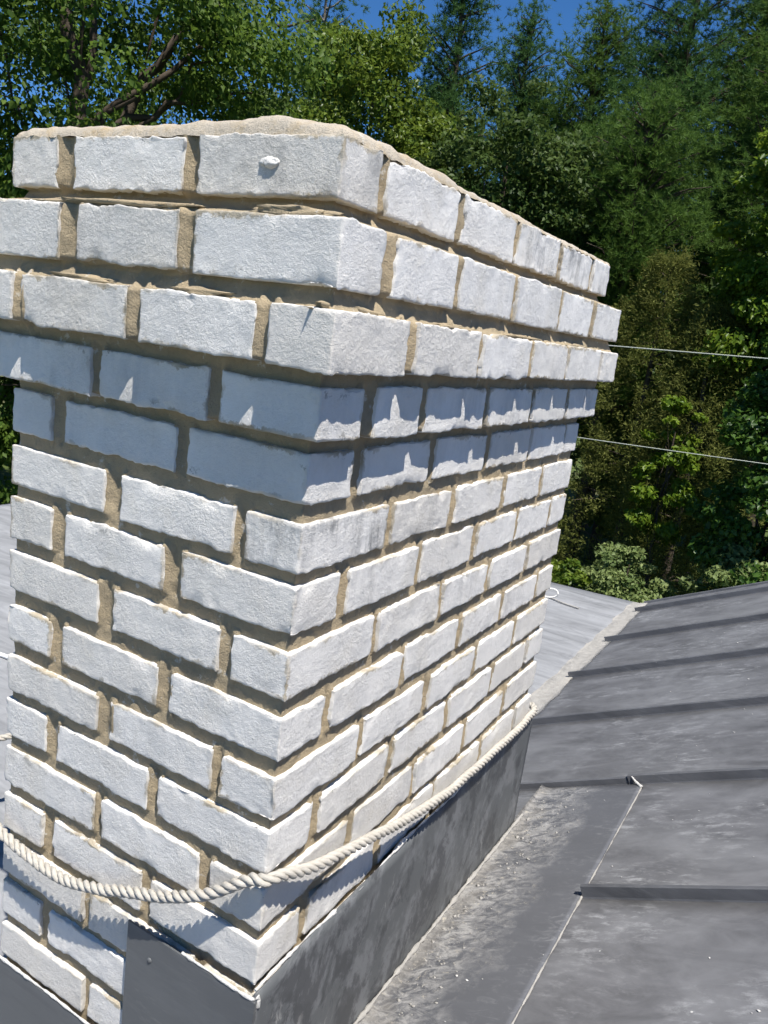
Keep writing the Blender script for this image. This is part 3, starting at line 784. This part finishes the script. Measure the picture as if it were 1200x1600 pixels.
# overhead cables
def cable(a, b, sag, r, label):
    a = np.array(a); b = np.array(b); t = np.linspace(0, 1, 60)[:, None]
    P = a + (b - a) * t; P[:, 2] -= 4 * sag * (t * (1 - t))[:, 0]
    V, F = tube_vf(P, r, 6)
    tag(link('overhead_cable', make_mesh('overhead_cable', V, F, 1.0, True), M_CABLE), label, 'cable', 'overhead cables beyond the roof')
cable((-8.08, 5.83, 0.78), (5.0, 8.17, 1.30), 0.06, 0.0058, 'upper pale overhead cable meeting the chimney just below its widest course')
cable((-8.36, 5.78, 0.02), (5.0, 8.14, 0.26), 0.06, 0.0045, 'lower pale overhead cable crossing in front of the trees')

# paint flakes on the roof
rg = random.Random(9); parts = []
for q in range(90):
    x = rg.uniform(0.0, 0.75); y = rg.uniform(0.15, 2.4)
    if 0.60 < y < 0.63: continue
    r = rg.choice([0.0006, 0.0008, 0.0011, 0.0016]); dz = 0.0052 if x < 0.215 and y < 1.04 else 0.0012
    if x < 0.03: continue
    V, F = blob('f', (x, y, rz(x) + dz), (r * rg.uniform(1, 2.2), r * rg.uniform(0.7, 1.3), r * 0.35), q, None, 0.6, 5)
    parts.append((V, F))
V, F = merge(parts)
tag(link('paint_flakes', make_mesh('paint_flakes', V, F, S, True), M_SEAL), 'scattered white paint flakes on the dark roof', 'debris', kind='stuff')

# ------------------------------------------------------------------ trees
GZ = -4.6
def unit(v): return v / np.maximum(np.linalg.norm(v, axis=-1, keepdims=True), 1e-9)

def leaf_vf(C, A, Nn, L, Wd, fold=0.25, full=False):
    """leaves: centre, axis, normal, length, width -> folded diamond of two triangles"""
    A = unit(A); Nn = unit(Nn - (Nn * A).sum(1, keepdims=True) * A); Bt = np.cross(Nn, A)
    L = L[:, None]; Wd = Wd[:, None]
    b = C - A * L * 0.5; t = C + A * L * 0.5
    l = C + Bt * Wd * 0.5 + Nn * Wd * fold - A * L * 0.06; r = C - Bt * Wd * 0.5 + Nn * Wd * fold - A * L * 0.06
    if full:                                    # six-sided leaf for the nearer trees
        m1 = C + A * L * 0.22; m0 = C - A * L * 0.28
        up = Nn * Wd * fold
        V = np.stack([b, m0 + Bt * Wd * 0.40 + up, m1 + Bt * Wd * 0.46 + up, t, m1 - Bt * Wd * 0.46 + up, m0 - Bt * Wd * 0.40 + up], 1).reshape(-1, 3)
        n = len(C); k = np.arange(n)[:, None] * 6
        return V, np.concatenate([k + [0, 2, 1], k + [0, 3, 2], k + [0, 4, 3], k + [0, 5, 4]], 1).reshape(-1, 3)
    V = np.stack([b, l, t, r], 1).reshape(-1, 3); n = len(C); k = np.arange(n)[:, None] * 4
    F = np.concatenate([k + [0, 2, 1], k + [0, 3, 2]], 1).reshape(-1, 3)
    return V, F

def limb(p0, p1, r0, r1, R, n=7, wig=0.08):
    p0 = np.array(p0, float); p1 = np.array(p1, float); t = np.linspace(0, 1, n)[:, None]
    d = np.linalg.norm(p1 - p0)
    P = p0 + (p1 - p0) * t + R.normal(0, wig * d / 3, (n, 3)) * (np.sin(t * math.pi))
    P[:, 2] += (np.sin(t * math.pi) * 0.06 * d)[:, 0]
    return tube_vf(P, (r0 + (r1 - r0) * t[:, 0]), 6)

def tree_root(name, x, y, label, group, cat='tree'):
    return tag(empty(name, (x, y, GZ)), label, cat, group)
def tpart(name, root, V, F, mat, tint=None, smooth=False):
    o = link(name, make_mesh(name, V - np.array(root.location), F, 1.0, smooth, None, {'tint': tint} if tint is not None else None), mat, root)
    return o

def broadleaf(name, label, x, y, zc, R3, nclump, nleaf, lsize, mat, seed, group='trees at the edge of the wood', trunk_r=0.14, bark=None, clump=0.30, limbs=14, cat='tree', droop=0.0, extra=None, full=False):
    R = np.random.default_rng(seed); root = tree_root(name, x, y, label, group, cat)
    R3 = np.array(R3, float); c0 = np.array([x, y, zc])
    d = unit(R.normal(0, 1, (nclump, 3))); rad = R.uniform(0.25, 1.0, nclump) ** 0.45
    # uneven outline
    lob = 1 + 0.22 * vnoise(d + seed, 1.7, seed)
    CC = c0 + d * (rad * lob)[:, None] * R3
    cr = clump * R3.min() * R.uniform(0.6, 1.35, nclump)
    per = np.maximum(20, (nleaf * cr ** 2 / (cr ** 2).sum()).astype(int))
    idx = np.repeat(np.arange(nclump), per)
    ld = unit(R.normal(0, 1, (len(idx), 3))); lr = R.uniform(0, 1, len(idx)) ** 0.5
    P = CC[idx] + ld * (lr * cr[idx])[:, None] * np.array([1.15, 1.15, 0.62])
    P[:, 2] = np.maximum(P[:, 2], GZ + 0.05)
    Nn = unit(ld * 0.7 + np.array([0, 0, 0.9]) + R.normal(0, 0.55, (len(idx), 3)))
    A = unit(unit(P - c0) * 0.6 + R.normal(0, 0.8, (len(idx), 3)) + np.array([0, 0, -0.5 - droop]))
    L = lsize * R.uniform(0.65, 1.35, len(idx))
    V, F = leaf_vf(P, A, Nn, L, L * R.uniform(0.5, 0.75, len(idx)), 0.25, full)
    tint = np.repeat(np.clip(0.5 + 0.30 * R.normal(0, 1, len(idx)) + 0.22 * R.normal(0, 1, nclump)[idx], 0, 1), 4 if full else 2)
    tpart('crown', root, V, F, mat, tint)
    bark = bark or M_BARK
    top = c0 + np.array([0, 0, R3[2] * 0.55]); base = np.array([x, y, GZ - 0.2])
    parts = [limb(base, top, trunk_r, trunk_r * 0.3, R, 12, 0.05)]
    order = np.argsort(-R.uniform(0, 1, nclump))[:limbs]
    for q in order:
        t = R.uniform(0.35, 0.9); s = base + (top - base) * (max(t, (zc - R3[2] - GZ) / max(top[2] - GZ, 0.1) * 0.9))
        parts.append(limb(s, CC[q], trunk_r * 0.26, trunk_r * 0.05, R, 7, 0.12))
    for (a, b, r0, r1) in (extra or []): parts.append(limb(a, b, r0, r1, R, 9, 0.12))
    V, F = merge(parts); tpart('trunk', root, V, F, bark, smooth=True)
    return root

def needles(C, D_, n, length, width, R):
    m = len(C); idx = np.repeat(np.arange(m), n)
    d = unit(unit(D_)[idx] * 0.75 + R.normal(0, 0.62, (m * n, 3)))
    L = length * R.uniform(0.7, 1.2, m * n)[:, None]
    s = unit(np.cross(d, R.normal(0, 1, (m * n, 3)))) * width * 0.5
    b = C[idx] + d * L * 0.08; t = C[idx] + d * L - np.array([0, 0, 0.12]) * L
    V = np.stack([b - s, b + s, t], 1).reshape(-1, 3)
    return V, np.arange(m * n * 3).reshape(-1, 3), idx

def pine(name, label, x, y, ztop, zbot, hw, seed, mat, nbr=85, tufts=34, group='pines at the edge of the wood', shape=0.75, bark=None, nn=17):
    R = np.random.default_rng(seed); root = tree_root(name, x, y, label, group)
    base = np.array([x, y, GZ - 0.2]); top = np.array([x, y, ztop])
    parts = [limb(base, top, 0.17, 0.03, R, 14, 0.012)]
    TC, TD = [], []
    for b in range(nbr):
        t = R.uniform(0, 1) ** 0.85; z = zbot + (ztop - 0.15 - zbot) * t
        prof = hw * (1.0 - t ** 2.6) ** 0.6 * R.uniform(0.50, 1.18) + 0.20
        az = R.uniform(0, 2 * math.pi); up = R.uniform(0.05, 0.45) + 0.5 * t
        dr = np.array([math.cos(az), math.sin(az), up]); dr /= np.linalg.norm(dr)
        s = np.array([x, y, z - 0.25 * prof]); e = s + dr * prof
        parts.append(limb(s, e, 0.035, 0.008, R, 4, 0.10))
        n = max(10, int(1.45 * tufts * prof / hw))
        npf = R.integers(4, 8)                      # foliage sits in a few puffs along the branch
        pu = R.uniform(0.20, 1.02, npf); pc = s + (e - s) * pu[:, None] + R.normal(0, 1, (npf, 3)) * np.array([0.20, 0.20, 0.14]) * hw
        w_ = R.integers(0, npf, n)
        P = pc[w_] + R.normal(0, 1, (n, 3)) * np.array([0.16, 0.16, 0.13])
        TC.append(P); TD.append(unit(P - s) * 0.6 + np.array([0, 0, 0.75]) + R.normal(0, 0.2, (n, 3)))
    n = 30; P = top + R.normal(0, 1, (n, 3)) * [0.10, 0.10, 0.3] - [0, 0, 0.2]; TC.append(P); TD.append(np.tile([0, 0, 1.0], (n, 1)) + R.normal(0, 0.3, (n, 3)))
    TC = np.concatenate(TC); TD = np.concatenate(TD)
    V, F, idx = needles(TC, TD, nn, 0.165, 0.017, R)
    tint = np.clip(0.5 + 0.28 * R.normal(0, 1, len(TC))[idx] + 0.18 * R.normal(0, 1, len(idx)), 0, 1)
    tpart('crown', root, V, F, mat, tint)
    V, F = merge(parts); tpart('trunk', root, V, F, bark or M_BARK, smooth=True)
    return root

def cedar(name, label, x, y, ztop, zbot, hw, seed, mat, nspray=1500, nleaf=34, group='cedars at the edge of the wood'):
    R = np.random.default_rng(seed); root = tree_root(name, x, y, label, group)
    t = R.uniform(0, 1, nspray) ** 1.2; z = zbot + (ztop - zbot) * t
    az = R.uniform(0, 2 * math.pi, nspray)
    q = np.stack([np.cos(az), np.sin(az), z * 0.7], -1)
    rr = hw * np.clip(1.04 - t, 0.02, 1) ** 0.66 * (1 + 0.55 * vnoise(q + seed, 1.9, seed)) * R.uniform(0.35, 1.0, nspray) ** 0.5
    C = np.stack([x + np.cos(az) * rr, y + np.sin(az) * rr, z], -1)
    out = np.stack([np.cos(az), np.sin(az), np.full(nspray, 0.35)], -1)
    idx = np.repeat(np.arange(nspray), nleaf)
    d = unit(out[idx] + R.normal(0, 0.5, (len(idx), 3)))
    P = C[idx] + d * R.uniform(0, 0.30, len(idx))[:, None] + R.normal(0, 0.035, (len(idx), 3)) - np.array([0, 0, 0.04])
    L = R.uniform(0.05, 0.11, len(idx))
    V, F = leaf_vf(P, unit(d + R.normal(0, 0.5, d.shape)), R.normal(0, 1, d.shape) + [0, 0, 0.5], L, L * 0.26)
    tint = np.repeat(np.clip(0.5 + 0.30 * R.normal(0, 1, nspray)[idx] + 0.12 * R.normal(0, 1, len(idx)), 0, 1), 2)
    tpart('crown', root, V, F, mat, tint)
    parts = [limb((x, y, GZ - 0.2), (x, y, ztop - 0.3), 0.12, 0.02, R, 10, 0.02)]
    for b in range(0, nspray, 40): parts.append(limb((x, y, C[b][2] - 0.15), C[b], 0.022, 0.006, R, 4, 0.05))
    V, F = merge(parts); tpart('trunk', root, V, F, M_BARK, smooth=True)
    return root

L_OAK = mat_leaf('oak_leaves', (0.048, 0.096, 0.012), (0.140, 0.215, 0.034), 0.55, 0.42)
L_MID = mat_leaf('light_green_leaves', (0.058, 0.106, 0.012), (0.163, 0.220, 0.031), 0.40, 0.35)
L_DULL = mat_leaf('dull_green_leaves', (0.036, 0.072, 0.014), (0.098, 0.145, 0.036), 0.52, 0.4)
L_BRIGHT = mat_leaf('bright_green_leaves', (0.072, 0.135, 0.010), (0.195, 0.270, 0.030), 0.42, 0.4)
L_GLOSS = mat_leaf('glossy_green_leaves', (0.034, 0.084, 0.012), (0.100, 0.185, 0.030), 0.42, 0.4, 0.35)
L_SILVER = mat_leaf('silvery_leaves', (0.111, 0.163, 0.051), (0.247, 0.305, 0.111), 0.55, 0.35)
L_PINE = mat_leaf('pine_needles', (0.046, 0.100, 0.018), (0.122, 0.205, 0.040), 0.6, 0.35, 0.15)
L_PINE2 = mat_leaf('blue_green_pine_needles', (0.032, 0.084, 0.020), (0.090, 0.172, 0.046), 0.6, 0.35, 0.15)
L_CED = mat_leaf('olive_cedar_needles', (0.080, 0.098, 0.020), (0.205, 0.220, 0.060), 0.7, 0.35, 0.1)

def copy_tree(src, x, y, rotz, zs, label, group):
    c = src.copy(); COL.objects.link(c); c.location = (x, y, GZ); c.rotation_euler = (0, 0, rotz); c.scale = (1.1, 1.1, zs)
    c['label'] = label; c['group'] = group
    for ch in src.children:
        d_ = ch.copy(); COL.objects.link(d_); d_.parent = c
    return c

# near oak on the left
def P3(x, y, z): return (x, y, z)
broadleaf('oak_tree', 'big spreading oak with dark limbs behind the left end of the chimney', -8.9, 6.9, 3.4, (3.0, 3.0, 3.3), 230, 88000, 0.082, L_OAK, 101, trunk_r=0.13, clump=0.19, limbs=16, droop=0.3,
          extra=[((-8.9, 6.9, 2.2), (-7.6, 8.3, 5.3), 0.10, 0.02), ((-8.8, 6.9, 2.6), (-9.6, 6.2, 5.8), 0.12, 0.03), ((-8.8, 6.9, 2.8), (-7.0, 7.9, 3.6), 0.06, 0.012), ((-8.8, 6.9, 3.0), (-6.5, 8.4, 4.6), 0.055, 0.012)])
broadleaf('broadleaf_tree', 'light green broadleaf tree rising behind the chimney top', -10.4, 16.0, 4.3, (1.75, 1.75, 3.5), 130, 42000, 0.115, L_MID, 102, clump=0.30)
pn0 = pine('pine_tree', 'thin pine with a pale stem left of the light green tree', -15.7, 20.9, 11.0, 4.0, 1.5, 201, L_PINE2, 60, 26, bark=M_BARKG)
pn1 = pine('pine_tree', 'tallest dark pine just right of the light green tree', -10.8, 20.5, 11.6, 2.0, 1.55, 202, L_PINE2, 120, 36)
pn2 = pine('pine_tree', 'pointed pine second from the light green tree', -10.3, 24.0, 10.7, 3.0, 1.35, 203, L_PINE2, 100, 34)
pn3 = pine('pine_tree', 'round-topped pine in the middle of the row, sky gap on both sides', -7.7, 23.0, 10.3, 2.5, 1.75, 204, L_PINE, 130, 38)
pn4 = pine('pine_tree', 'broad tall pine running out of the top of the picture on the right', -4.9, 21.4, 12.2, 2.0, 1.75, 205, L_PINE2, 140, 38)
pn5 = pine('pine_tree', 'pine at the top right corner of the picture', -3.3, 22.9, 12.0, 2.0, 1.7, 206, L_PINE, 130, 38)
pine('pine_tree', 'shorter puffy pine in front of the tall pines', -4.5, 17.6, 6.4, -0.5, 1.75, 207, L_PINE, 130, 40)
pine('pine_tree', 'low dark pine between the dull green tree and the puffy pine', -6.0, 19.0, 5.8, -1.5, 1.5, 208, L_PINE2, 110, 36)
broadleaf('broadleaf_tree', 'dull green broadleaf tree behind the right slope of the crown', -6.8, 15.8, 3.0, (1.7, 1.7, 2.9), 120, 32000, 0.11, L_DULL, 103, clump=0.28)
broadleaf('broadleaf_tree', 'bright yellow-green tree at the right edge of the picture', -0.75, 16.0, 2.9, (1.35, 1.25, 2.7), 110, 32000, 0.115, L_BRIGHT, 104, clump=0.30)
broadleaf('broadleaf_tree', 'glossy green tree low at the right edge below the bright one', -0.2, 13.3, -0.9, (1.10, 1.10, 2.5), 100, 28000, 0.105, L_GLOSS, 105, clump=0.30)
cedar('cedar_tree', 'olive cedar right beside the chimney corbel', -3.2, 16.3, 3.0, -4.3, 1.70, 301, L_CED)
cedar('cedar_tree', 'olive cedar left of the glossy green tree', -2.0, 15.7, 2.1, -4.3, 1.50, 302, L_CED)
broadleaf('sapling', 'leafy green sapling growing in front of the cedars', -2.15, 14.4, -1.1, (0.55, 0.55, 1.5), 34, 4200, 0.11, L_BRIGHT, 106, trunk_r=0.05, clump=0.34, limbs=8)
broadleaf('shrub', 'silvery shrub above the roof valley', -2.2, 13.0, -3.15, (0.85, 0.75, 1.15), 60, 11000, 0.085, L_SILVER, 107, 'shrubs below the trees', 0.04, clump=0.28, limbs=10, cat='shrub')
broadleaf('shrub', 'pale green shrub behind the far roof edge at the right', -0.55, 12.7, -2.75, (0.85, 0.8, 1.05), 60, 11000, 0.085, L_SILVER, 108, 'shrubs below the trees', 0.04, clump=0.28, limbs=10, cat='shrub')
broadleaf('shrub', 'small green shrub tight against the chimney above the pale roof', -3.0, 12.0, -3.35, (0.75, 0.6, 0.95), 44, 7000, 0.085, L_MID, 109, 'shrubs below the trees', 0.04, clump=0.30, limbs=8, cat='shrub')
broadleaf('broadleaf_tree', 'low leafy tree seen left of the chimney shaft over the pale roof', -17.4, 11.4, -1.2, (1.9, 1.9, 3.0), 90, 16000, 0.16, L_OAK, 110, clump=0.28)
for (src, x, y, a, zs, lab) in [(pn1, -13.2, 23.6, 1.0, 0.80, 'dark pine half hidden behind the light green tree'), (pn3, -9.0, 24.6, 2.2, 0.88, 'pine filling the gap behind the pointed pine'), (pn4, -6.3, 25.2, 3.9, 0.84, 'pine behind the gap right of the round-topped pine'),
                               (pn5, -3.9, 25.0, 0.7, 0.94, 'pine behind the two tall pines on the right'), (pn2, -8.6, 20.9, 4.4, 0.72, 'lower pine in front of the round-topped pine'), (pn3, -5.9, 20.4, 5.2, 0.74, 'lower pine in front of the broad tall pine'),
                               (pn5, -2.3, 20.8, 2.9, 0.80, 'lower pine left of the bright yellow-green tree'), (pn4, -11.9, 22.2, 5.5, 0.76, 'lower pine between the light green tree and the tallest dark pine')]:
    copy_tree(src, x, y, a, zs, lab, 'pines at the edge of the wood')
# the wood behind them, closing the view low down
R0 = random.Random(77)
k = 0
for (x, y, zt, hw) in [(-19.5, 22.0, 7.0, 2.4), (-14.0, 24.5, 7.2, 2.4), (-12.8, 27.5, 6.2, 2.4), (-9.0, 28.0, 6.4, 2.4), (-5.6, 27.5, 6.6, 2.4), (-2.4, 27.0, 7.0, 2.4), (0.8, 25.0, 7.0, 2.4), (-21.5, 16.5, 4.5, 2.4), (-7.6, 20.5, 2.8, 1.9), (-3.6, 20.3, 3.0, 1.9), (-1.2, 19.0, 4.0, 1.9), (-22.0, 12.5, 3.0, 2.2), (-19.2, 16.2, 8.4, 2.6), (-15.2, 17.6, 7.6, 2.2)]:
    words = ['far left behind the oak', 'behind the light green tree', 'behind the tallest dark pine', 'behind the round-topped pine', 'behind the broad tall pine', 'behind the corner pine', 'at the far right behind the bright tree',
             'deep behind the left end of the chimney', 'low behind the dull green tree', 'low behind the puffy pine', 'low behind the cedars', 'behind the low leafy tree at the left', 'filling the gap below the oak limbs', 'between the oak and the light green tree'][k]
    broadleaf('broadleaf_tree', 'dark broadleaf tree in the wood ' + words, x, y, (zt - 4.0) / 2, (hw, hw, (zt + 4.0) / 2), 90, 9000, 0.24, L_DULL, 400 + k, 'trees deep in the wood', clump=0.30, limbs=8)
    k += 1
print('bricks', nb)
